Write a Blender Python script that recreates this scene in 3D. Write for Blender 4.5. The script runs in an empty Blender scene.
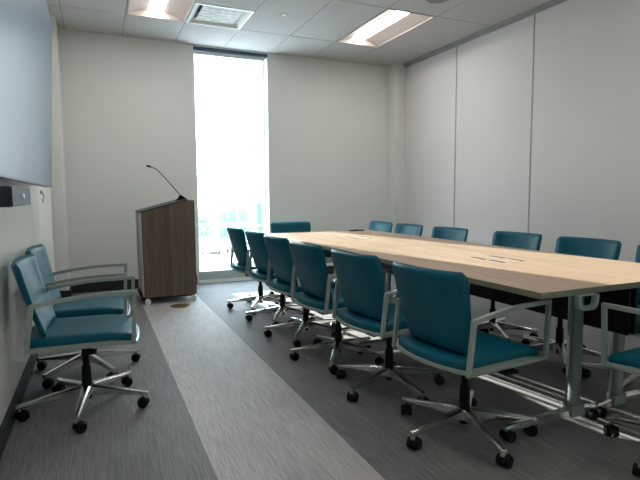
import bpy, bmesh, math, random
from mathutils import Vector, Matrix
random.seed(7)
S = bpy.context.scene
COL = S.collection
PI = math.pi

# ------------------------------------------------------------------ materials
def srgb(r, g, b):
    f = lambda c: (c/255/12.92) if c/255 <= .04045 else ((c/255+.055)/1.055)**2.4
    return (f(r), f(g), f(b), 1)

class MatB:
    def __init__(s, name):
        s.m = bpy.data.materials.new(name); s.m.use_nodes = True
        s.nt = s.m.node_tree; s.n = s.nt.nodes; s.l = s.nt.links
        s.b = s.n['Principled BSDF']; s.out = s.n['Material Output']
    def node(s, t, **kw):
        n = s.n.new(t)
        for k, v in kw.items(): setattr(n, k, v)
        return n
    def link(s, a, b): s.l.new(a, b)
    def coord(s, scale=(1, 1, 1), rot=(0, 0, 0)):
        tc = s.node('ShaderNodeTexCoord'); mp = s.node('ShaderNodeMapping')
        mp.inputs['Scale'].default_value = scale; mp.inputs['Rotation'].default_value = rot
        s.link(tc.outputs['Object'], mp.inputs['Vector']); return mp.outputs['Vector']
    def noise(s, vec, scale, detail=3, rough=.5):
        n = s.node('ShaderNodeTexNoise'); n.inputs['Scale'].default_value = scale
        n.inputs['Detail'].default_value = detail; n.inputs['Roughness'].default_value = rough
        s.link(vec, n.inputs['Vector']); return n.outputs['Fac']
    def ramp(s, fac, stops):
        r = s.node('ShaderNodeValToRGB'); e = r.color_ramp.elements
        e[0].position, e[0].color = stops[0]; e[1].position, e[1].color = stops[-1]
        for p, c in stops[1:-1]:
            x = e.new(p); x.color = c
        s.link(fac, r.inputs['Fac']); return r.outputs['Color']
    def bump(s, h, strength=.2, dist=.002):
        b = s.node('ShaderNodeBump'); b.inputs['Strength'].default_value = strength
        b.inputs['Distance'].default_value = dist
        s.link(h, b.inputs['Height']); s.link(b.outputs['Normal'], s.b.inputs['Normal'])

def mat(name, c, rough=.5, metal=0, var=.06, nscale=8, bump=0, bscale=200, spec=.5, sheen=0, coat=0):
    m = MatB(name)
    v = m.coord()
    f = m.noise(v, nscale)
    lo = tuple(x*(1-var) for x in c[:3])+(1,); hi = tuple(min(1, x*(1+var)) for x in c[:3])+(1,)
    m.link(m.ramp(f, [(.3, lo), (.7, hi)]), m.b.inputs['Base Color'])
    m.b.inputs['Roughness'].default_value = rough; m.b.inputs['Metallic'].default_value = metal
    m.b.inputs['Specular IOR Level'].default_value = spec
    if sheen:
        m.b.inputs['Sheen Weight'].default_value = sheen
        m.b.inputs['Sheen Roughness'].default_value = .4
    if coat: m.b.inputs['Coat Weight'].default_value = coat
    if bump: m.bump(m.noise(v, bscale, 2), bump, .001)
    return m.m

M = {}
M['wall'] = mat('painted_wall', (.725, .74, .715), .85, var=.012, nscale=2, bump=.08, bscale=300, spec=.3)
M['wall_left'] = mat('painted_left_wall', (.72, .72, .66), .6, var=.02, nscale=2, bump=.05, bscale=300)
M['gloss_white'] = mat('glossy_whiteboard', (.86, .89, .84), .16, var=.01, nscale=2)
M['panel'] = mat('partition_fabric_panel', (.675, .645, .625), .9, var=.02, nscale=1.5, bump=.15, bscale=500, spec=.2)
M['ceiling'] = mat('acoustic_tile', (.52, .51, .495), .95, var=.03, nscale=60, bump=.2, bscale=400, spec=.1)
M['grid'] = mat('ceiling_grid_grey', (.30, .29, .27), .6, var=.02)
M['track'] = mat('partition_track_metal', (.33, .33, .31), .5, metal=.3)
M['base'] = mat('black_rubber_base', (.012, .018, .022), .45, var=.1)
M['white_frame'] = mat('white_window_frame', (.80, .83, .82), .4, var=.01)
M['grey_frame'] = mat('grey_aluminium_frame', (.40, .45, .46), .4, var=.02, metal=.2)
M['shade_case'] = mat('navy_shade_cassette', (.02, .05, .09), .5)
M['teal'] = mat('teal_vinyl', (.002, .098, .148), .42, var=.10, nscale=6, bump=.10, bscale=900, spec=.22)
M['arm'] = mat('sage_silver_powder_coat', (.31, .37, .345), .38, metal=.25, var=.03, nscale=20)
M['chrome'] = mat('polished_aluminium', (.78, .79, .77), .22, metal=1, var=.03)
M['black'] = mat('black_nylon', (.002, .002, .0025), .5, var=.2, spec=.2)
M['leg_grey'] = mat('grey_green_table_leg', (.20, .25, .24), .42, metal=.25, var=.03)
M['edge'] = mat('olive_grey_edge_band', (.20, .185, .13), .5, var=.08, nscale=30)
M['dark_panel'] = mat('dark_modesty_panel', (.006, .005, .005), .6, var=.1, spec=.2)
M['slot'] = mat('dark_cable_slot', (.02, .02, .02), .5)
M['slot_frame'] = mat('aluminium_slot_rim', (.45, .42, .38), .4, metal=.5)
M['brass'] = mat('antique_brass', (.34, .25, .12), .4, metal=.7, var=.35, nscale=70)
M['white_plastic'] = mat('white_caster', (.75, .75, .73), .4)
M['silver'] = mat('silver_trim', (.60, .62, .61), .35, metal=.6)
M['taupe'] = mat('taupe_lectern_back', (.46, .39, .34), .6, var=.05)
M['bar_dark'] = mat('navy_black_mesh', (.006, .010, .022), .35, var=.1)
M['bar_grey'] = mat('slate_grey_plastic', (.035, .05, .065), .6, spec=.2)
M['speaker'] = mat('grey_speaker_grille', (.22, .22, .215), .7, bump=.5, bscale=900)

def wood(name, c1, c2, c3, rough, axis='y', scale=1.0, spec=.5, coat=0):
    m = MatB(name)
    sc = (26*scale, 1.6*scale, 26*scale) if axis == 'y' else (60*scale, 60*scale, 1.3*scale)
    v = m.coord(sc)
    f = m.noise(v, 1.6, 6, .62)
    v2 = m.coord(tuple(q*.22 for q in sc)); f2 = m.noise(v2, 2.0, 3)
    mx = m.node('ShaderNodeMath', operation='ADD'); mu = m.node('ShaderNodeMath', operation='MULTIPLY')
    m.link(f, mx.inputs[0]); m.link(f2, mx.inputs[1]); m.link(mx.outputs[0], mu.inputs[0]); mu.inputs[1].default_value = .5
    m.link(m.ramp(mu.outputs[0], [(.36, c1), (.5, c2), (.64, c3)]), m.b.inputs['Base Color'])
    m.b.inputs['Roughness'].default_value = rough; m.b.inputs['Specular IOR Level'].default_value = spec
    m.bump(f, .05, .001)
    return m.m
M['oak'] = wood('light_oak_laminate', (.41, .285, .195, 1), (.485, .345, .24, 1), (.57, .42, .30, 1), .42)
M['walnut'] = wood('brown_walnut_laminate', (.092, .062, .045, 1), (.132, .094, .070, 1), (.172, .130, .100, 1), .38, axis='z')

def carpet():
    m = MatB('striped_loop_carpet')
    tc = m.node('ShaderNodeTexCoord'); sep = m.node('ShaderNodeSeparateXYZ')
    m.link(tc.outputs['Object'], sep.inputs[0])
    def cmp(thr, op):
        n = m.node('ShaderNodeMath', operation=op); m.link(sep.outputs['X'], n.inputs[0]); n.inputs[1].default_value = thr
        return n.outputs[0]
    a = cmp(.402, 'GREATER_THAN'); b = cmp(1.015, 'LESS_THAN')
    mul = m.node('ShaderNodeMath', operation='MULTIPLY'); m.link(a, mul.inputs[0]); m.link(b, mul.inputs[1])
    fl = m.noise(m.coord((1, .035, 1)), 150, 3, .7)      # long thin pile lines
    fs = m.noise(m.coord((1, .5, 1)), 260, 2, .6)        # loop grain
    fb = m.noise(m.coord((3.3, .9, 1)), 1.2, 1)          # broad tile variation
    br = m.node('ShaderNodeTexBrick'); mp = m.coord((1, 1, 1), (0, 0, PI/2))
    m.link(mp, br.inputs['Vector']); br.inputs['Scale'].default_value = 1
    br.inputs['Brick Width'].default_value = .92; br.inputs['Row Height'].default_value = .205
    br.inputs['Mortar Size'].default_value = .0; br.inputs['Color1'].default_value = (.46, .46, .46, 1)
    br.inputs['Color2'].default_value = (.54, .54, .54, 1)
    def mm(x, y, op, k=None):
        n = m.node('ShaderNodeMath', operation=op)
        m.link(x, n.inputs[0])
        if k is None: m.link(y, n.inputs[1])
        else: n.inputs[1].default_value = k
        return n.outputs[0]
    s = mm(mm(fl, None, 'MULTIPLY', .62), mm(fs, None, 'MULTIPLY', .38), 'ADD')
    s = mm(s, mm(mm(br.outputs['Color'], None, 'SUBTRACT', .5), None, 'MULTIPLY', .55), 'ADD')
    s = mm(s, mm(mm(fb, None, 'SUBTRACT', .5), None, 'MULTIPLY', .12), 'ADD')
    dark = m.ramp(s, [(.38, (.072, .074, .074, 1)), (.5, (.136, .138, .137, 1)), (.62, (.218, .218, .216, 1))])
    light = m.ramp(s, [(.38, (.30, .285, .28, 1)), (.5, (.44, .42, .41, 1)), (.62, (.58, .56, .55, 1))])
    mix = m.node('ShaderNodeMix', data_type='RGBA')
    m.link(mul.outputs[0], mix.inputs['Factor']); m.link(dark, mix.inputs[6]); m.link(light, mix.inputs[7])
    m.link(mix.outputs[2], m.b.inputs['Base Color'])
    m.b.inputs['Roughness'].default_value = .62; m.b.inputs['Specular IOR Level'].default_value = .35
    m.b.inputs['Sheen Weight'].default_value = .25
    m.bump(fl, .35, .002)
    return m.m
M['carpet'] = carpet()

def glass(name, gloss=.06, tint=(1, 1, 1, 1)):
    m = MatB(name); m.n.remove(m.b)
    t = m.node('ShaderNodeBsdfTransparent'); t.inputs['Color'].default_value = tint
    g = m.node('ShaderNodeBsdfGlossy'); g.inputs['Roughness'].default_value = .02
    x = m.node('ShaderNodeMixShader'); x.inputs[0].default_value = gloss
    m.link(t.outputs[0], x.inputs[1]); m.link(g.outputs[0], x.inputs[2]); m.link(x.outputs[0], m.out.inputs['Surface'])
    return m.m
M['glass'] = glass('clear_window_glass', .05, (.97, 1, .99, 1))

def emit(name, c, k):
    m = MatB(name); m.b.inputs['Base Color'].default_value = (.8, .8, .8, 1)
    m.b.inputs['Emission Color'].default_value = c; m.b.inputs['Emission Strength'].default_value = k
    return m.m
M['lamp'] = emit('warm_white_diffuser', (1, .94, .89, 1), 24)
M['lamp_dim'] = emit('dimmed_white_diffuser', (1, .94, .90, 1), 8)
M['lamp_mid'] = emit('soft_white_diffuser', (1, .93, .87, 1), 17)
M['reflector'] = mat('white_light_reflector', (.42, .36, .335), .5, var=.01)
M['vent_white'] = mat('white_vent_metal', (.72, .73, .70), .35, metal=.2)
M['vent_core'] = mat('vent_core_louvre', (.66, .68, .63), .6, metal=0, var=.22, nscale=14)
m_ = MatB('glossy_display_glass')
m_.link(m_.ramp(m_.noise(m_.coord(), .8), [(.3, (.035, .105, .19, 1)), (.7, (.06, .15, .25, 1))]), m_.b.inputs['Base Color'])
m_.b.inputs['Roughness'].default_value = .30; m_.b.inputs['Specular IOR Level'].default_value = .5
M['screen'] = m_.m
M['bezel'] = mat('dark_display_bezel', (.03, .035, .04), .35)
# outside
M['out_ground'] = mat('pale_concrete', (.62, .62, .62), .9, nscale=.3)
M['out_wall'] = mat('pale_render', (.30, .32, .32), .9, nscale=.2)
M['out_glass'] = mat('green_tinted_facade', (.09, .19, .17), .5, nscale=.6, var=.3)
M['out_blue'] = mat('blue_banner_cloth', (.05, .11, .19), .7)
M['out_green'] = mat('pale_foliage', (.14, .18, .13), .9, nscale=3, var=.4)
M['out_red'] = mat('faded_red_paint', (.20, .15, .155), .6)
M['tyre'] = mat('grey_tyre', (.08, .08, .08), .8)

# ------------------------------------------------------------------ helpers
def obj(name, bm, m, parent=None, smooth=None, mats=None):
    me = bpy.data.meshes.new(name); bmesh.ops.recalc_face_normals(bm, faces=bm.faces); bm.to_mesh(me); bm.free()
    for x in (mats or [m]): me.materials.append(x)
    if smooth is not None:
        for p in me.polygons: p.use_smooth = True
        if smooth < 3.1:
            try: me.set_sharp_from_angle(angle=smooth)
            except Exception: pass
    o = bpy.data.objects.new(name, me); COL.objects.link(o)
    if parent is not None: o.parent = parent
    return o
def thing(name, label, cat, loc=(0, 0, 0), rz=0, group=None):
    o = bpy.data.objects.new(name, None); COL.objects.link(o); o.empty_display_size = .1
    o.location = loc; o.rotation_euler = (0, 0, rz); return tag(o, label, cat, group)
def tag(o, label, cat, group=None):
    o['label'] = label; o['category'] = cat
    if group: o['group'] = group
    return o
def struct(name, bm, m, parent=None, smooth=None, mats=None, label=None):
    o = obj(name, bm, m, parent, smooth, mats); o['kind'] = 'structure'
    if label: o['label'] = label
    return o
def kids(o): return [c for c in bpy.data.objects if c.parent == o]
def copy_tree(o, parent=None):
    c = o.copy(); COL.objects.link(c)
    if parent is not None: c.parent = parent
    for k in kids(o): copy_tree(k, c)
    return c
def B(): return bmesh.new()
def box(bm, x0, x1, y0, y1, z0, z1, bev=0, mi=0, mat4=None):
    r = bmesh.ops.create_cube(bm, size=1); vs = r['verts']
    for v in vs:
        v.co = Vector(((x0+x1)/2+v.co.x*(x1-x0), (y0+y1)/2+v.co.y*(y1-y0), (z0+z1)/2+v.co.z*(z1-z0)))
    fs = set(f for v in vs for f in v.link_faces)
    for f in fs: f.material_index = mi
    if bev:
        es = list(set(e for v in vs for e in v.link_edges))
        r2 = bmesh.ops.bevel(bm, geom=es, offset=bev, segments=2, affect='EDGES', profile=.7)
        vs = list(set(v for f in r2['faces'] for v in f.verts) | set(v for v in vs if v.is_valid))
    if mat4 is not None:
        bmesh.ops.transform(bm, matrix=mat4, verts=[v for v in vs if v.is_valid])
    return vs
def cyl(bm, p0, p1, r0, r1=None, seg=20, mi=0):
    p0 = Vector(p0); p1 = Vector(p1); d = p1-p0; r1 = r0 if r1 is None else r1
    q = Vector((0, 0, 1)).rotation_difference(d).to_matrix().to_4x4()
    r = bmesh.ops.create_cone(bm, cap_ends=True, segments=seg, radius1=r0, radius2=r1, depth=d.length,
                              matrix=Matrix.Translation((p0+p1)/2) @ q)
    for v in r['verts']:
        for f in v.link_faces: f.material_index = mi
    return r['verts']
def tube(bm, pts, r, seg=10, radii=None):
    pts = [Vector(p) for p in pts]; rings = []
    up = Vector((0.31, .2, .93)).normalized()
    for i, p in enumerate(pts):
        t = (pts[min(i+1, len(pts)-1)]-pts[max(i-1, 0)]).normalized()
        a = t.cross(up).normalized(); b = t.cross(a).normalized(); rr = radii[i] if radii else r
        rings.append([bm.verts.new(p+a*math.cos(k*2*PI/seg)*rr+b*math.sin(k*2*PI/seg)*rr) for k in range(seg)])
    for i in range(len(rings)-1):
        for k in range(seg):
            bm.faces.new((rings[i][k], rings[i][(k+1) % seg], rings[i+1][(k+1) % seg], rings[i+1][k]))
    bm.faces.new(rings[0][::-1]); bm.faces.new(rings[-1])
def prism(bm, pts, ax, a0, a1, mi=0):
    """extrude a 2-D outline; ax='y': pts are (x,z), ax='x': pts are (y,z), ax='z': pts are (x,y)"""
    mk = {'y': lambda p, a: (p[0], a, p[1]), 'x': lambda p, a: (a, p[0], p[1]), 'z': lambda p, a: (p[0], p[1], a)}[ax]
    A = [bm.verts.new(mk(p, a0)) for p in pts]; Bv = [bm.verts.new(mk(p, a1)) for p in pts]; n = len(pts)
    fs = [bm.faces.new(A), bm.faces.new(Bv[::-1])]
    for i in range(n): fs.append(bm.faces.new((A[i], A[(i+1) % n], Bv[(i+1) % n], Bv[i])))
    for f in fs: f.material_index = mi
    return A+Bv, fs
def rings_loft(bm, rings, cap=True):
    R = [[bm.verts.new(p) for p in r] for r in rings]; n = len(R[0])
    for i in range(len(R)-1):
        for k in range(n):
            bm.faces.new((R[i][k], R[i][(k+1) % n], R[i+1][(k+1) % n], R[i+1][k]))
    if cap: bm.faces.new(R[0][::-1]); bm.faces.new(R[-1])
def loop_frame(bm, outer, inner, y0, y1, bev=.003):
    """closed flat frame between two matching outlines in the x-z plane"""
    n = len(outer); V = []
    for y in (y0, y1):
        V.append(([bm.verts.new((p[0], y, p[1])) for p in outer], [bm.verts.new((p[0], y, p[1])) for p in inner]))
    (o0, i0), (o1, i1) = V
    for k in range(n):
        j = (k+1) % n
        bm.faces.new((o0[k], o0[j], i0[j], i0[k])); bm.faces.new((o1[j], o1[k], i1[k], i1[j]))
        bm.faces.new((o0[j], o0[k], o1[k], o1[j])); bm.faces.new((i0[k], i0[j], i1[j], i1[k]))

# ------------------------------------------------------------------ room shell
XL, XR, YB, YF, H = -.44, 4.20, 6.56, -2.1, 3.04
WX0, WX1, WZ0, WZ1 = 1.19, 2.17, .06, 3.022
bm = B(); box(bm, XL-.3, XR+.3, YF-.3, YB+.25, -.12, 0); struct('floor', bm, M['carpet'])
# back wall with the tall slot window
bm = B()
box(bm, XL-.3, WX0, YB, YB+.25, 0, H+.2); box(bm, WX1, XR+.3, YB, YB+.25, 0, H+.2)
box(bm, WX0, WX1, YB, YB+.25, WZ1, H+.2); box(bm, WX0, WX1, YB, YB+.25, 0, WZ0)
struct('wall_back', bm, M['wall'])
bm = B(); box(bm, XL-.2, XL, YF-.2, YB, 0, H+.2); struct('wall_left', bm, M['wall_left'])
bm = B(); box(bm, XL, -.317, 6.10, YB, 0, H+.02, .004); struct('trim_1', bm, M['wall'], label='shallow column boxed out of the far left corner')
bm = B(); box(bm, XL-.3, XR+.3, YF-.2, YF, 0, H+.2); struct('wall_front', bm, M['wall'])
# folding partition on the right: panels with narrow joints
bm = B(); ys = [6.34, 5.195, 3.975, 2.755, 1.535, .315, -.905, YF]
for a, b in zip(ys[:-1], ys[1:]): box(bm, XR, XR+.08, b+.003, a-.003, .02, H-.055, .003)
box(bm, XR+.06, XR+.2, YF, YB, 0, H+.2)
struct('wall_right', bm, M['panel'])
bm = B()
for y in ys[1:-1]:
    box(bm, XR-.0025, XR+.05, y-.0028, y+.0028, .02, H-.055)
    box(bm, XR-.004, XR+.05, y-.014, y-.010, .02, H-.055)
struct('trim_2', bm, M['track'], label='thin aluminium edge strips between the partition panels')
bm = B(); box(bm, XR-.035, XR+.06, YF, 6.34, H-.03, H+.02); box(bm, XR-.012, XR+.06, YF, 6.34, H-.055, H-.03)
struct('trim_3', bm, M['track'], label='metal ceiling track of the folding partition')
bm = B(); box(bm, 4.03, XR+.1, 6.34, YB, 0, H+.02, .004)
struct('trim_4', bm, M['wall'], label='painted pilaster at the far end of the folding partition')
t = thing('whiteboard_panel', 'glossy white writing surface covering the left wall behind the chairs and display', 'whiteboard', (XL+.001, 1.6, 0))
bm = B(); box(bm, 0, .006, -3.7, 3.06, .125, H-.02, .001); obj('board', bm, M['gloss_white'], t)
bm = B(); box(bm, 0, .008, 3.06, 3.072, .125, H-.02, .001); obj('edge_strip', bm, M['white_frame'], t)
# baseboards
bm = B(); box(bm, XL, XL+.012, YF, 6.10, 0, .12, .003); box(bm, XL, -.305, 6.088, 6.10, 0, .12, .003); box(bm, -.317, -.305, 6.088, YB, 0, .12, .003)
struct('baseboard_left', bm, M['base'])
bm = B(); box(bm, -.305, WX0-.03, YB-.012, YB, 0, .12, .003); box(bm, WX1+.03, 4.03, YB-.012, YB, 0, .12, .003)
struct('baseboard_back', bm, M['base'])
# ceiling: 2x4 ft lay-in tiles on a recessed grid
X0, P = -.2517, .61
xs = [XL]+[X0+P*k for k in range(7)]+[XR]
yj = [YB, 5.775, 4.555, 3.335, 2.115, .895, -.325, -1.545, YF]
FIX = [(2, 1), (6, 1), (2, 4), (6, 4), (2, 6), (6, 6)]      # (column, row) of the lights
bm = B(); bt = B()
box(bm, XL-.2, XR+.2, YF-.2, YB+.2, H+.13, H+.2)
for i in range(len(xs)-1):
    for j in range(len(yj)-1):
        if (i, j) in FIX: continue
        a, b, c, d = xs[i], xs[i+1], yj[j+1], yj[j]
        if (i, j) == (3, 1): d = 5.165                     # the air vent takes half this cell
        g = .006
        box(bm, a+(g if i else 0), b-(g if i < len(xs)-2 else 0), c+(g if j < len(yj)-2 else 0), d-(g if j else 0), H, H+.018, .002)
struct('ceiling', bm, M['ceiling'])
for i in range(1, len(xs)-1): box(bt, xs[i]-.0115, xs[i]+.0115, YF, YB, H+.004, H+.03)
for j in range(1, len(yj)-1): box(bt, xs[0], xs[-1], yj[j]-.0115, yj[j]+.0115, H+.0045, H+.03)
struct('trim_5', bt, M['grid'], label='grey metal grid that carries the ceiling tiles')

# window
bm = B()
box(bm, WX0, WX1, YB+.13, YB+.20, WZ0, WZ0+.10, .003); box(bm, WX0, WX0+.035, YB+.13, YB+.20, WZ0, WZ1, .003)
box(bm, WX1-.035, WX1, YB+.13, YB+.20, WZ0, WZ1, .003); box(bm, WX0, WX1, YB+.13, YB+.20, WZ1-.05, WZ1, .003)
win = struct('window_1', bm, M['white_frame'], label='tall narrow floor to ceiling window in the far wall')
bm = B(); box(bm, WX0-.005, WX1+.005, YB-.012, YB+.13, WZ0+.055, WZ0+.10, .003); box(bm, WX0-.01, WX1+.01, YB-.008, YB+.005, .045, WZ0+.056)
struct('window_sill', bm, M['grey_frame'], win)
bm = B(); box(bm, WX0-.0, WX1+.0, YB-.014, YB+.01, 0, .048, .002); struct('base_trim', bm, M['white_frame'], win)
bm = B(); box(bm, WX0+.03, WX1-.03, YB+.160, YB+.166, WZ0+.09, WZ1-.04); struct('pane', bm, M['glass'], win)
bm = B(); box(bm, WX0+.002, WX1-.002, YB+.0, YB+.09, WZ1-.036, WZ1+.0, .003)
struct('shade_cassette', bm, M['shade_case'], win)
bm = B(); box(bm, WX0+.01, WX1-.04, YB+.045, YB+.055, WZ1-.085, WZ1-.036); struct('rolled_shade_edge', bm, M['white_frame'], win)
bm = B(); box(bm, WX1-.012, WX1+.0, YB-.002, YB+.13, WZ0+.1, WZ1-.05); struct('side_jamb', bm, M['white_frame'], win)

# ------------------------------------------------------------------ ceiling lights, vent, speaker
def ceiling_light(x0, x1, y0, y1, label, group=None):
    t = thing('ceiling_light', label, 'ceiling light', ((x0+x1)/2, (y0+y1)/2, H))
    w, l = (x1-x0)/2, (y1-y0)/2
    bm = B()   # frame flange
    loop = [(-w+.004, -l+.004), (w-.004, -l+.004), (w-.004, l-.004), (-w+.004, l-.004)]
    def ring(dx, z): return [(math.copysign(abs(x)-dx, x), math.copysign(abs(y)-dx, y), z) for x, y in loop]
    R = [ring(0, .012), ring(0, -.003), ring(.018, -.003), ring(.018, .012)]
    Rv = [[bm.verts.new(p) for p in r] for r in R]
    for i in range(4):
        for k in range(4): bm.faces.new((Rv[i][k], Rv[i][(k+1) % 4], Rv[(i+1) % 4][(k+1) % 4], Rv[(i+1) % 4][k]))
    obj('frame', bm, M['reflector'], t)
    bm = B()   # curved trough
    w2, l2 = w-.02, l-.02; prof = []
    for k in range(9):
        a = k/8; prof.append((-w2+(w2-.078)*a, .004+.062*math.sin(a*PI/2)))
    prof += [(-x, z) for x, z in reversed(prof)]
    A = [bm.verts.new((x, -l2, z)) for x, z in prof]; Bv = [bm.verts.new((x, l2, z)) for x, z in prof]
    for i in range(len(prof)-1): bm.faces.new((A[i], A[i+1], Bv[i+1], Bv[i]))
    for V, y in ((A, -l2), (Bv, l2)): bm.faces.new(V)
    obj('reflector', bm, M['reflector'], t, smooth=.8)
    bm = B(); pr = []
    for k in range(9):
        a = PI*k/8; pr.append((-.074*math.cos(a), .062-.020*math.sin(a)))
    prism(bm, pr, 'y', -l2+.005, l2-.005); obj('diffuser', bm, M['lamp'] if y0 > 4 or (x0 < 1 and y0 > 0) else M['lamp_dim'] if y0 < 0 else M['lamp_mid'], t, smooth=.8)
    return t
LB = {(2, 1): 'troffer light recessed in the ceiling in front of the window, left one seen',
      (6, 1): 'troffer light recessed in the ceiling above the long table, beside the right partition',
      (2, 4): 'left troffer light overhead near the camera', (6, 4): 'right troffer light overhead near the camera',
      (2, 6): 'left troffer light at the rear of the room', (6, 6): 'right troffer light at the rear of the room'}
for (i, j) in FIX:
    ceiling_light(xs[i], xs[i+1], yj[j+1], yj[j], LB[(i, j)])['group'] = 'recessed ceiling lights'

vx, vy = (xs[3]+xs[4])/2, (5.165+5.775)/2
t = thing('ceiling_vent', 'square white air vent in the ceiling between the light and the window', 'air vent', (vx, vy, H))
bm = B(); q = .301
def sq(r, z): return [(-r, -r, z), (r, -r, z), (r, r, z), (-r, r, z)]
R = [sq(q, .01), sq(q, -.006), sq(q-.02, -.008), sq(q-.075, .045), sq(q-.075, .06)]
Rv = [[bm.verts.new(p) for p in r] for r in R]
for a in range(4):
    for k in range(4): bm.faces.new((Rv[a][k], Rv[a][(k+1) % 4], Rv[a+1][(k+1) % 4], Rv[a+1][k]))
obj('frame', bm, M['vent_white'], t)
bm = B(); box(bm, -.30, .30, -.30, .30, .058, .07); obj('backing', bm, M['base'], t)
bm = B(); box(bm, -.205, .205, -.205, .205, .012, .020, .003)
for k in range(5): box(bm, -.19, .19, -.16+k*.08-.004, -.16+k*.08+.004, .008, .013)
obj('core_plate', bm, M['vent_core'], t)

t = thing('ceiling_speaker', 'round grey speaker set into the ceiling near the right light', 'speaker', (3.11, 4.13, H))
bm = B(); cyl(bm, (0, 0, -.006), (0, 0, .015), .125, .135, 48); obj('rim', bm, M['track'], t, smooth=.6)
bm = B(); cyl(bm, (0, 0, -.012), (0, 0, -.005), .112, .118, 48); obj('grille', bm, M['speaker'], t, smooth=.6)
t = thing('sprinkler_head', 'tiny concealed sprinkler cap on a ceiling tile', 'sprinkler', (1.886, 5.135, H))
bm = B(); cyl(bm, (0, 0, -.006), (0, 0, .004), .03, .036, 24); obj('cap', bm, M['vent_white'], t, smooth=.6)
bm = B(); cyl(bm, (0, 0, -.003), (0, 0, .004), .045, .045, 24); obj('ring', bm, M['track'], t, smooth=.6)

# ------------------------------------------------------------------ the chair
def seat_outline(grow=0, n=10):
    pts = []; yw, xf, xr, rf = .219+grow, .258+grow, -.228-grow, .024
    # front edge from +y corner round to -y, then rear bulge back
    for k in range(7):
        a = k/6*PI/2; pts.append((xf-rf+rf*math.cos(PI/2-a), yw-rf+rf*math.sin(PI/2-a)))
    for k in range(1, 6):
        y = (yw-rf)*(1-k/3); pts.append((xf+.012*(1-(y/(yw-rf))**2), y))
    for k in range(7):
        a = k/6*PI/2; pts.append((xf-rf+rf*math.cos(-a), -yw+rf-rf*math.sin(a)))
    for k in range(1, 5): pts.append((xf-rf-(xf-rf-xr)*k/5, -yw))
    for k in range(0, 17):
        s = -1+k/8; y = yw*s*(1-.04*(1-abs(s)))
        pts.append((xr-.042*(1-abs(s)**2.2), y))
    for k in range(1, 5): pts.append((xr+(xf-rf-xr)*k/5, yw))
    return pts
def dish(x, y): return -.010*math.exp(-((x+.05)/.13)**2-(y/.15)**2) - .016*max(0, (x-.10)/.13)**2 + .006*(abs(y)/.24)**3
def pad(out, levels, zdish=True):
    bm = B(); R = []
    for s, z in levels:
        R.append([(x*s if True else x, y*s, z+(dish(x*s, y*s) if zdish and z > .44 else (-.010*max(0, (x*s-.10)/.13)**2))) for x, y in out])
    rings_loft(bm, R, cap=True); return bm

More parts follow.
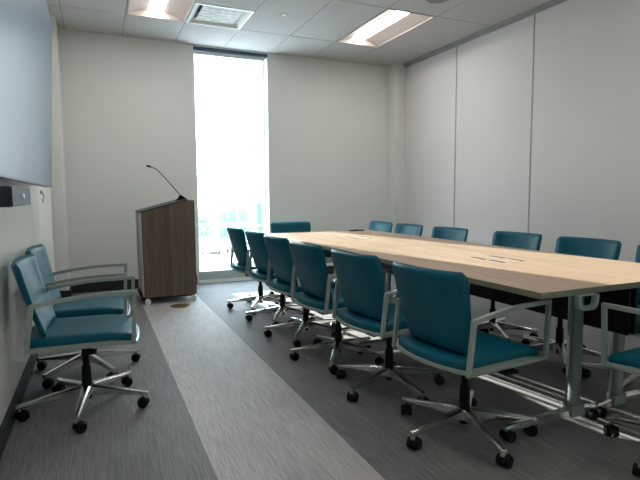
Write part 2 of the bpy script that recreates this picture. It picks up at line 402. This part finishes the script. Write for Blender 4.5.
ZS = .0
def make_chair(rot):
    t = thing('office_chair', '', 'chair')
    out = seat_outline()
    obj('seat', pad(out, [(.90, .408), (.985, .410), (1.0, .416), (1.0, .438), (.992, .446), (.965, .451), (.88, .454), (.6, .455), (.3, .455), (.08, .455)]), M['teal'], t, smooth=1.2)
    o2 = seat_outline(.008)
    obj('seat_frame', pad(o2, [(.90, .394), (.99, .395), (1.0, .398), (1.0, .411), (.99, .413), (.9, .413)], False), M['arm'], t, smooth=.7)
    # backrest: curved upholstered shell
    bm = B(); NU, NV = 16, 18; Z0, Z1 = .448, .830
    grid = {}
    for side in (0, 1):
        for j in range(NV+1):
            v = j/NV; z = Z0+(Z1-Z0)*v
            w = .208+.038*min(1, v/.8)**.8; rt, rb = .018, .016
            dt, db = Z1-z, z-Z0
            if dt < rt: w -= rt-math.sqrt(max(0, rt*rt-(rt-dt)**2))
            if db < rb: w -= rb-math.sqrt(max(0, rb*rb-(rb-db)**2))
            for i in range(NU+1):
                u = -1+2*i/NU; y = w*u
                xc = -.176-.126*v**1.05-.008*math.sin(v*PI)+.044*(abs(y)/.23)**2.6*(.55+.45*v)
                ed = min(1, (1-abs(u))*w/.016, dt/.016, db/.016) if (1-abs(u)) > 0 else 0
                th = .005+.010*math.sqrt(max(0, ed))
                edge = (i in (0, NU) or j in (0, NV))
                if edge and side == 1: grid[(1, i, j)] = grid[(0, i, j)]; continue
                dx = 0 if edge else (th if side == 0 else -th)
                grid[(side, i, j)] = bm.verts.new((xc+dx, y, z+(0 if edge else 0)))
    for side in (0, 1):
        for j in range(NV):
            for i in range(NU):
                q = [grid[(side, i, j)], grid[(side, i+1, j)], grid[(side, i+1, j+1)], grid[(side, i, j+1)]]
                try: bm.faces.new(q if side == 0 else q[::-1])
                except ValueError: pass
    obj('backrest', bm, M['teal'], t, smooth=3.14)
    # arm frames
    for s in (-1, 1):
        top = []
        for k in range(9):
            a = k/8; x = -.216+(.268+.216)*a; top.append((x, .630+.038*a+.014*math.sin(a*PI)))
        outer = [(-.243, .394)]+top+[(.256, .394)]
        w = .020
        inner = [(-.243+w*1.1, 0.394+.016)]
        for k, (x, z) in enumerate(top):
            xx = x
            if k == 0: xx = x+w*1.02
            if k == len(top)-1: xx = x-w*1.0
            inner.append((xx, z-w+(.003 if k == 0 else 0)))
        inner.append((.256-w, 0.394+.016))
        bm = B(); loop_frame(bm, outer, inner, s*.248-.0105, s*.248+.0105)
        bmesh.ops.remove_doubles(bm, verts=bm.verts, dist=1e-5)
        es = [e for e in bm.edges if len(e.link_faces) == 2 and e.calc_face_angle(0) > 1.2]
        bmesh.ops.bevel(bm, geom=es, offset=.0028, segments=2, affect='EDGES')
        # small brackets tying the frame to back and seat
        box(bm, -.235, -.150, min(s*.20, s*.242), max(s*.20, s*.242), .398, .412, .002)
        box(bm, -.15, .15, min(s*.20, s*.242), max(s*.20, s*.242), .398, .412, .002)
        obj('armrest', bm, M['arm'], t, smooth=.6)
    bm = B(); box(bm, -.13, .12, -.085, .085, .352, .394, .012); box(bm, -.15, .0, -.05, .05, .335, .36, .01)
    box(bm, .02, .05, -.22, -.08, .362, .372, .003); box(bm, .0, .07, -.25, -.20, .358, .374, .004)
    obj('tilt_mechanism', bm, M['black'], t, smooth=.6)
    bm = B(); cyl(bm, (0, 0, .05), (0, 0, .20), .021, .022, 20); cyl(bm, (0, 0, .20), (0, 0, .355), .017, .017, 20); cyl(bm, (0, 0, .12), (0, 0, .23), .026, .024, 20)
    obj('gas_cylinder', bm, M['black'], t, smooth=.6)
    bm = B(); cyl(bm, (0, 0, .078), (0, 0, .125), .044, .038, 24); obj('base_hub', bm, M['chrome'], t, smooth=.6)
    for k in range(5):
        a = rot+k*2*PI/5
        bm = B(); secs = []
        for (r, w, z0, z1) in [(.03, .024, .076, .126), (.10, .020, .074, .118), (.20, .0155, .071, .103), (.305, .013, .068, .088), (.336, .013, .066, .086)]:
            secs.append([(r, -w, z0+.006), (r, -w, z1-.006), (r, -w*.55, z1), (r, w*.55, z1), (r, w, z1-.006), (r, w, z0+.006), (r, w*.7, z0), (r, -w*.7, z0)])
        rings_loft(bm, secs); cyl(bm, (.323, 0, .052), (.323, 0, .086), .0125, .0125, 14)
        bmesh.ops.rotate(bm, verts=bm.verts, cent=(0, 0, 0), matrix=Matrix.Rotation(a, 3, 'Z'))
        leg = obj('base_leg', bm, M['chrome'], t, smooth=.5)
        bm = B(); h = a+random.uniform(-1.3, 1.3)
        Mx = Matrix.Translation((.323*math.cos(a), .323*math.sin(a), 0)) @ Matrix.Rotation(h, 4, 'Z')
        vs = []
        for s in (-1, 1):
            c = (-.014, s*.006, .0275), (-.014, s*.0265, .0275)
            vs += cyl(bm, c[0], c[1], .0275, .025, 22)
        vs += cyl(bm, (0, 0, .04), (0, 0, .062), .009, .009, 12)
        hood = [(-.014+.031*math.cos(b), .0275+.031*math.sin(b)) for b in [PI*x/10 for x in range(0, 11)]]
        hv, _ = prism(bm, hood, 'y', -.012, .012); vs += hv
        bmesh.ops.transform(bm, matrix=Mx, verts=list(set(vs)))
        obj('caster', bm, M['black'], leg, smooth=.6)
    return t

D2 = math.radians
protos = {}; spins = []
CHAIRS = [
 # x, y, heading, star rotation, label, group
 (1.572, 1.842, 5, 43, 'nearest teal office chair, seen from behind at the front corner of the long table', 'L'),
 (1.55, 2.485, 5, 55, 'second teal office chair from the camera on the near side of the table', 'L'),
 (1.51, 3.09, 4, 20, 'third teal office chair from the camera along the near side of the table', 'L'),
 (1.52, 3.71, 3, 17, 'fourth teal office chair from the camera along the near side of the table', 'L'),
 (1.53, 4.30, 3, 21, 'fifth teal office chair along the near side, next to the farthest one', 'L'),
 (1.50, 4.88, 3, 22, 'farthest teal office chair on the near side, standing in front of the window', 'L'),
 (2.075, 5.28, -92, 20, 'teal office chair at the far head of the table by the window wall', 'H'),
 (2.87, 2.41, 182, 12, 'teal office chair across the table, second backrest from the right edge of the view', 'R'),
 (2.87, 3.05, 183, 30, 'teal office chair across the table, third backrest from the right edge of the view', 'R'),
 (2.80, 3.81, 183, 50, 'teal office chair across the table, fourth backrest from the right edge of the view', 'R'),
 (2.77, 4.46, 181, 20, 'teal office chair across the table, close beside the farthest backrest', 'R'),
 (2.78, 5.05, 181, 5, 'farthest teal office chair across the table, before the corner pilaster', 'R'),
 (2.89, 1.83, 180, 46, 'teal office chair across the table, backrest cut off by the right edge of the view', 'R'),
 (2.27, 1.22, 94, 34, 'teal office chair at the near head of the table, mostly out of view at right', 'H'),
 (-.088, 2.94, -3, 46, 'nearer of the two teal office chairs against the left wall', 'W'),
 (-.098, 3.57, -3, 10, 'farther of the two teal office chairs against the left wall', 'W'),
]
GR = {'L': 'office chairs along the near side of the table', 'R': 'office chairs across the table',
      'H': 'office chairs at the heads of the table', 'W': 'office chairs against the left wall'}
for (x, y, hd, sr, lb, g) in CHAIRS:
    if not protos:
        protos[0] = make_chair(0); c = protos[0]
    else: c = copy_tree(protos[0])
    spins.append((c, D2(sr-hd)))
    c.location = (x, y, 0); c.rotation_euler = (0, 0, D2(hd)); c['label'] = lb; c['group'] = GR[g]
for c, a in spins:
    for k in kids(c):
        if k.name.startswith('base_leg'): k.rotation_euler = (0, 0, a)

# ------------------------------------------------------------------ the table: four modules pushed together
TY0, TYM, TY1, TX0, TXM, TX1, TZ = 1.49, 3.33, 5.17, 1.66, 2.285, 2.90, .735
def table_module(x0, x1, y0, y1, out, label):
    """out = -1: the users' side is at x0, +1: at x1"""
    t = thing('training_table', label, 'table', ((x0+x1)/2, (y0+y1)/2, 0), group='four tables pushed together')
    w, l = (x1-x0)/2-.0012, (y1-y0)/2-.0012
    bm = B(); box(bm, -w, w, -l, l, TZ-.0275, TZ, .002)
    for f in bm.faces:
        f.material_index = 0 if f.normal.z > .5 else 1
    bm.normal_update()
    for f in bm.faces: f.material_index = 0 if f.normal.z > .5 else 1
    top = obj('tabletop', bm, None, t, mats=[M['oak'], M['edge']])
    # cable slots beside the inner seam
    xi = -out*(w-.075)
    for q in (-.08, .08):
        bm = B(); box(bm, xi-.022, xi+.022, q-.062, q+.062, TZ-.002, TZ+.0015, .001)
        s = obj('cable_slot', bm, M['slot_frame'], t)
        bm = B(); box(bm, xi-.014, xi+.014, q-.057, q+.057, TZ+.0005, TZ+.0022)
        obj('slot_opening', bm, M['slot'], s)
    xc = -out*(w-.155)                                     # column stands towards the inner edge
    for s in (-1, 1):
        yc = s*(l-.20)
        bm = B()
        pr = []
        for k in range(24):                                # flattened oval column
            a = 2*PI*k/24; pr.append((xc+.030*math.copysign(abs(math.cos(a))**.7, math.cos(a)), yc+.024*math.copysign(abs(math.sin(a))**.7, math.sin(a))))
        prism(bm, pr, 'z', .045, TZ-.06)
        leg = obj('column_leg', bm, M['leg_grey'], t, smooth=.5)
        bm = B(); box(bm, xc-.058, xc-.051, yc-.006, yc+.006, .06, TZ-.06, .001); obj('chrome_rod', bm, M['chrome'], leg)
        bm = B()
        a0, a1 = (-w+.02, w-.01) if out < 0 else (-w+.01, w-.02)
        secs = []
        for (x, ww, zt) in [(a0, .014, .072), (a0+.03, .016, .076), (xc-.05, .020, .090), (xc+.05, .020, .090), (a1-.03, .016, .076), (a1, .014, .072)]:
            secs.append([(x, yc-ww, .052), (x, yc-ww, zt-.008), (x, yc-ww*.6, zt), (x, yc+ww*.6, zt), (x, yc+ww, zt-.008), (x, yc+ww, .052)])
        rings_loft(bm, secs); foot = obj('foot_bar', bm, M['chrome'], t, smooth=.5)
        bm = B(); box(bm, xc-.045, xc+.045, yc-.028, yc+.028, .05, .104, .005); obj('foot_bracket', bm, M['leg_grey'], foot)
        for xx in (a0+.02, a1-.02):
            bm = B()
            for e in (-1, 1): cyl(bm, (xx, yc+e*.006, .028), (xx, yc+e*.028, .028), .028, .026, 22)
            cyl(bm, (xx, yc, .035), (xx, yc, .056), .011, .011, 12)
            obj('caster', bm, M['black'], foot, smooth=.6)
        bm = B(); box(bm, min(xc-.2, xc+.1) if out < 0 else xc-.1, xc+.1 if out < 0 else xc+.2, yc-.028, yc+.028, TZ-.062, TZ-.0285, .005); obj('support_arm', bm, M['leg_grey'], t)
    bm = B(); box(bm, xc-.03, xc+.03, -l+.23, l-.23, TZ-.075, TZ-.035, .004); obj('beam', bm, M['black'], t)
    xm = -out*(w-.022)
    bm = B(); box(bm, xm-.008, xm+.008, -l+.03, l-.03, .475, TZ-.03, .002); obj('modesty_panel', bm, M['dark_panel'], t)
    # looped release handle under the outer end
    s = -1 if y0 < 2 else 1
    bm = B(); yy = s*(l+.004); path = []
    for k in range(13):
        a = k/12; ang = PI*a
        path.append((-.045-.054*math.copysign(abs(math.cos(ang))**.45, math.cos(ang)), -.058*abs(math.sin(ang))**.5))
    secs = []
    for i, (px, pz) in enumerate(path):
        p = path[max(i-1, 0)]; n = path[min(i+1, 12)]; tx, tz = n[0]-p[0], n[1]-p[1]; ll = math.hypot(tx, tz) or 1
        nx, nz = -tz/ll*.0085, tx/ll*.0085
        secs.append([(px+nx, yy-.013, TZ-.030+pz+nz), (px+nx, yy+.013, TZ-.030+pz+nz), (px-nx, yy+.013, TZ-.030+pz-nz), (px-nx, yy-.013, TZ-.030+pz-nz)])
    rings_loft(bm, secs); box(bm, -.095, .005, min(yy-s*.09, yy), max(yy-s*.09, yy), TZ-.036, TZ-.0285, .002)
    obj('release_handle', bm, M['arm'], t, smooth=.6)
    return t
table_module(TX0, TXM, TY0, TYM, -1, 'oak topped training table at the front left of the table block, nearest corner')
table_module(TXM, TX1, TY0, TYM, 1, 'oak topped training table at the front right of the table block, towards the partition')
table_module(TX0, TXM, TYM, TY1, -1, 'oak topped training table at the far left of the table block, by the window')
table_module(TXM, TX1, TYM, TY1, 1, 'oak topped training table at the far right of the table block')
# low dark device at the table's far end
t = thing('conference_puck', 'flat dark conference device lying at the far end of the table', 'device', (2.70, 5.06, TZ))
bm = B(); prism(bm, [(-.09, -.035), (.09, -.035), (.075, .035), (-.075, .035)], 'z', 0, .012); obj('body', bm, M['bar_dark'], t)
bm = B(); cyl(bm, (0, 0, .011), (0, 0, .015), .022, .02, 20); obj('dial', bm, M['bar_grey'], t, smooth=.6)

# ------------------------------------------------------------------ lectern
LX0, LX1, LY0, LY1 = .42, .965, 5.50, 6.12
t = thing('lectern', 'brown wood grain lectern on casters with a sloped top by the window', 'lectern', (0, 0, 0))
def lect_side(y0, y1):
    bm = B(); prism(bm, [(LX0, .075), (LX1, .075), (LX1, 1.098), (LX1-.075, 1.100), (LX0, .975)], 'y', y0, y1); return bm
obj('side_panel', lect_side(LY0, LY0+.022), M['walnut'], t); obj('side_panel', lect_side(LY1-.022, LY1), M['walnut'], t)
bm = B(); box(bm, LX1-.022, LX1, LY0+.022, LY1-.022, .075, 1.085); obj('front_panel', bm, M['walnut'], t)
bm = B(); box(bm, LX0+.001, LX0+.02, LY0+.022, LY1-.022, .10, .955); obj('door', bm, M['taupe'], t)
bm = B(); box(bm, LX0, LX1-.022, LY0+.022, LY1-.022, .075, .10); obj('bottom_panel', bm, M['walnut'], t)
bm = B(); prism(bm, [(LX0-.016, .970), (LX0-.014, .984), (LX1-.085, 1.110), (LX1-.07, 1.108), (LX1-.072, 1.100), (LX0, .975)], 'y', LY0-.004, LY1+.004); obj('reading_top', bm, M['base'], t)
bm = B()   # silver edge strip down the presenter's side
for y in (LY0+.0, LY1-.018):
    tube(bm, [(LX0-.004, y+.009, .09), (LX0-.008, y+.009, .5), (LX0-.012, y+.009, .93), (LX0-.008, y+.009, .965), (LX0+.02, y+.009, .977)], .0075, 8)
obj('edge_strip', bm, M['silver'], t, smooth=.8)
bm = B(); box(bm, LX0-.015, LX1-.02, LY0+.03, LY1-.03, .055, .075); box(bm, LX0-.03, LX0+.02, LY0+.02, LY1+.02, .045, .070, .004); obj('base_frame', bm, M['black'], t)
for x in (LX0+.035, LX1-.035):
    for y in (LY0+.012, LY1-.045):
        bm = B(); cyl(bm, (x-.0, y-.014, .031), (x, y+.014, .031), .031, .029, 24); box(bm, x-.016, x+.016, y-.018, y+.018, .045, .062, .003)
        obj('caster', bm, M['white_plastic'], t, smooth=.6)
t = thing('gooseneck_microphone', 'thin black gooseneck microphone bending up from the lectern top', 'microphone', (.825, 5.56, 1.094))
bm = B(); prism(bm, [(-.055, -.003), (.075, .022), (.05, .034), (.015, .058), (-.005, .058), (-.02, .03)], 'y', -.022, .022); obj('mount', bm, M['black'], t)
bm = B(); P0 = [(.01, 0, .05), (-.03, 0, .10), (-.075, 0, .155), (-.125, 0, .215), (-.175, 0, .272), (-.215, 0, .318), (-.24, 0, .338), (-.265, 0, .348), (-.29, 0, .356)]
tube(bm, P0, .0048, 8); obj('gooseneck', bm, M['black'], t, smooth=.8)
bm = B(); tube(bm, [(-.285, 0, .355), (-.29, 0, .357), (-.305, 0, .362), (-.325, 0, .368), (-.332, 0, .370)], .01, 12, radii=[.004, .009, .011, .010, .005]); obj('microphone_head', bm, M['black'], t, smooth=.8)
# brass floor box
t = thing('floor_outlet', 'round brass floor outlet cover set in the pale carpet stripe before the lectern', 'floor outlet', (.755, 5.31, 0))
bm = B(); cyl(bm, (0, 0, 0), (0, 0, .005), .10, .097, 36); obj('flange', bm, M['brass'], t, smooth=.5)
for s in (-1, 1):
    bm = B(); prism(bm, [(s*(.006+.072*math.sin(PI*k/12)), .075*math.cos(PI*k/12)) for k in range(13)], 'z', .004, .010); obj('lid', bm, M['brass'], t)

# ------------------------------------------------------------------ display and video bar on the left wall
TVX, TVY0, TVY1, TVZ0, TVZ1 = -.2725, 2.00, 4.262, 1.213, 2.417
t = thing('wall_display', 'huge flat display on the left wall above the chairs', 'display', (TVX, (TVY0+TVY1)/2, (TVZ0+TVZ1)/2))
t.rotation_euler = (0, math.atan2(.055, 1.204), 0)
hy, hz = (TVY1-TVY0)/2, (TVZ1-TVZ0)/2
bm = B(); box(bm, -.055, 0, -hy, hy, -hz, hz, .004); obj('bezel', bm, M['bezel'], t)
bm = B(); box(bm, -.002, .0018, -hy+.008, hy-.008, -hz+.008, hz-.008); obj('screen', bm, M['screen'], t)
bm = B(); box(bm, -.14, -.055, -.4, .4, -.25, .25, .005); obj('wall_mount', bm, M['black'], t)
t = thing('video_bar', 'dark camera bar with a slate grey face mounted under the wall display', 'video bar', (-.30, 2.19, 1.145))
bm = B(); box(bm, -.10, .040, -.25, .25, -.036, .036, .006); obj('housing', bm, M['bar_dark'], t)
bm = B(); box(bm, .038, .046, -.247, .247, -.034, .034, .003); obj('front_grille', bm, M['bar_grey'], t)
bm = B(); cyl(bm, (.044, .02, .002), (.050, .02, .002), .011, .009, 24); obj('lens', bm, M['silver'], t, smooth=.6)
bm = B(); box(bm, -.1335, -.10, -.15, .15, -.012, .012, .002); obj('bracket', bm, M['black'], t)
bm = B()
tube(bm, [(-.43, 4.95, 1.19), (-.42, 4.96, 1.165), (-.415, 4.985, 1.155), (-.42, 4.99, 1.13), (-.425, 4.96, 1.12), (-.42, 4.935, 1.10)], .006, 8)
box(bm, XL, -.425, 4.93, 4.97, 1.17, 1.20, .003)
tag(obj('cable_stub', bm, M['reflector'], smooth=.8), 'short beige cable curling from the left wall past the end of the display', 'cable')

# ------------------------------------------------------------------ outside the window
ZG = -4.5
bm = B(); box(bm, -60, 90, YB+1.0, 220, ZG-.3, ZG); struct('ground', bm, M['out_ground'], label='sunlit pale street outside the window')
def building(x0, x1, y0, y1, h, label, rows, cols, glass_m, wall_m):
    t = thing('office_building', label, 'building', ((x0+x1)/2, y0, ZG), group='buildings outside the window')
    w = (x1-x0)/2
    bm = B(); box(bm, -w, w, 0, y1-y0, 0, h); obj('wall', bm, wall_m, t)
    bm = B(); box(bm, -w-.3, w+.3, -.3, y1-y0+.3, h, h+.3); obj('roof', bm, wall_m, t)
    for r in range(rows):
        for c in range(cols):
            a = -w+2*w*(c+.12)/cols; b = -w+2*w*(c+.88)/cols
            z0 = h*(r+.22)/rows; z1 = h*(r+.85)/rows
            bm = B(); box(bm, a, b, -.08, .02, z0, z1); obj('window', bm, glass_m, t)
building(13.8, 17.4, 62, 70, 4.0, 'low pale building with green tinted windows beyond the street', 2, 3, M['out_glass'], M['out_wall'])
building(8.0, 14.0, 70, 80, 2.6, 'small pale building at the left behind the street', 1, 4, M['out_green'], M['out_wall'])
t = thing('street_banner', 'tall blue banner on a pole outside the window', 'banner', (12.0, 40, ZG))
bm = B(); cyl(bm, (0, 0, 0), (0, 0, 5.2), .05, .04, 12); obj('pole', bm, M['out_wall'], t, smooth=.6)
bm = B(); box(bm, .06, .5, -.02, .02, 3.3, 5.05); obj('cloth', bm, M['out_blue'], t)
def car(x, y, label, m, rz):
    t = thing('parked_car', label, 'car', (x, y, ZG), rz, 'cars outside the window')
    bm = B(); v, _ = prism(bm, [(-2.1, .35), (2.1, .35), (2.15, .8), (1.2, .95), (.6, 1.4), (-1.1, 1.42), (-1.8, .98), (-2.15, .85)], 'y', -.85, .85); obj('body', bm, m, t)
    bm = B(); prism(bm, [(1.05, .97), (.56, 1.34), (-1.05, 1.36), (-1.6, .98)], 'y', -.87, .87); obj('side_glass', bm, M['tyre'], t)
    for xx in (-1.35, 1.35):
        for yy in (-.8, .8):
            bm = B(); cyl(bm, (xx, yy-.1, .33), (xx, yy+.1, .33), .33, .33, 20); obj('wheel', bm, M['tyre'], t, smooth=.6)
car(10.3, 50, 'faded red car parked on the street outside, left one', M['out_red'], 1.36)
car(12.9, 50.5, 'faded red car parked on the street outside, right one', M['out_red'], 1.33)
def tree(x, y, h, label):
    t = thing('street_tree', label, 'tree', (x, y, ZG), group='trees outside the window')
    bm = B(); tube(bm, [(0, 0, 0), (.05, 0, h*.3), (0, .1, h*.6)], .12, 8, radii=[.15, .11, .06]); obj('trunk', bm, M['taupe'], t, smooth=.8)
    bm = B(); rnd = random.Random(int(x*10))
    for k in range(14):
        c = Vector((rnd.uniform(-1, 1)*h*.26, rnd.uniform(-1, 1)*h*.26, h*rnd.uniform(.45, .9)))
        r = bmesh.ops.create_icosphere(bm, subdivisions=2, radius=h*rnd.uniform(.12, .2), matrix=Matrix.Translation(c))
        for v in r['verts']: v.co += Vector((rnd.uniform(-1, 1), rnd.uniform(-1, 1), rnd.uniform(-1, 1)))*h*.03
    obj('crown', bm, M['out_green'], t, smooth=.5)
tree(15.4, 52, 2.4, 'small green tree beside the blue banner outside')
tree(11.5, 60, 2.6, 'small green tree at the left across the street')
tree(17.0, 56, 2.4, 'small green tree in front of the pale building')

# ------------------------------------------------------------------ light
w = bpy.data.worlds.new('World'); S.world = w; w.use_nodes = True
nt = w.node_tree; bg = nt.nodes['Background']
tc = nt.nodes.new('ShaderNodeTexCoord'); sp = nt.nodes.new('ShaderNodeSeparateXYZ'); rp = nt.nodes.new('ShaderNodeValToRGB')
nt.links.new(tc.outputs['Generated'], sp.inputs[0]); nt.links.new(sp.outputs['Z'], rp.inputs['Fac'])
rp.color_ramp.elements[0].position = 0; rp.color_ramp.elements[0].color = (.86, .95, 1, 1)
rp.color_ramp.elements[1].position = .8; rp.color_ramp.elements[1].color = (.60, .80, 1, 1)
nt.links.new(rp.outputs['Color'], bg.inputs['Color']); bg.inputs['Strength'].default_value = 11

el, az = D2(10.6), math.atan(.166)
d = Vector((math.sin(az)*math.cos(el), -math.cos(az)*math.cos(el), -math.sin(el)))
sl = bpy.data.lights.new('Sun', 'SUN'); sl.energy = 22; sl.angle = D2(.6); sl.color = (1, .95, .86)
so = bpy.data.objects.new('sun_light', sl); COL.objects.link(so); so.rotation_euler = d.to_track_quat('-Z', 'Y').to_euler(); so.location = (1, 12, 6)
al = bpy.data.lights.new('Portal', 'AREA'); al.shape = 'RECTANGLE'; al.size = WX1-WX0; al.size_y = WZ1-WZ0; al.cycles.is_portal = True
ao = bpy.data.objects.new('window_portal', al); COL.objects.link(ao); ao.location = ((WX0+WX1)/2, YB+.24, (WZ0+WZ1)/2)
ao.rotation_euler = Vector((0, -1, 0)).to_track_quat('-Z', 'Z').to_euler()

# ------------------------------------------------------------------ camera
f, yaw, pitch, roll, h = 500.69, .4185, .0890, -.0063, 1.1425
fw = Vector((math.sin(yaw)*math.cos(pitch), math.cos(yaw)*math.cos(pitch), -math.sin(pitch)))
r = Vector((math.cos(yaw), -math.sin(yaw), 0)); u = r.cross(fw)
r2 = r*math.cos(roll)+u*math.sin(roll); u2 = -r*math.sin(roll)+u*math.cos(roll)
cd = bpy.data.cameras.new('Camera'); cd.sensor_width = 36; cd.lens = f/640*36; cd.clip_start = .05; cd.clip_end = 500
co = bpy.data.objects.new('Camera', cd); COL.objects.link(co)
mx = Matrix((r2, u2, -fw)).transposed().to_4x4(); mx.translation = Vector((0, 0, h)); co.matrix_world = mx
S.camera = co
S.view_settings.view_transform = 'Standard'; S.view_settings.look = 'None'; S.view_settings.exposure = .12; S.view_settings.gamma = 1
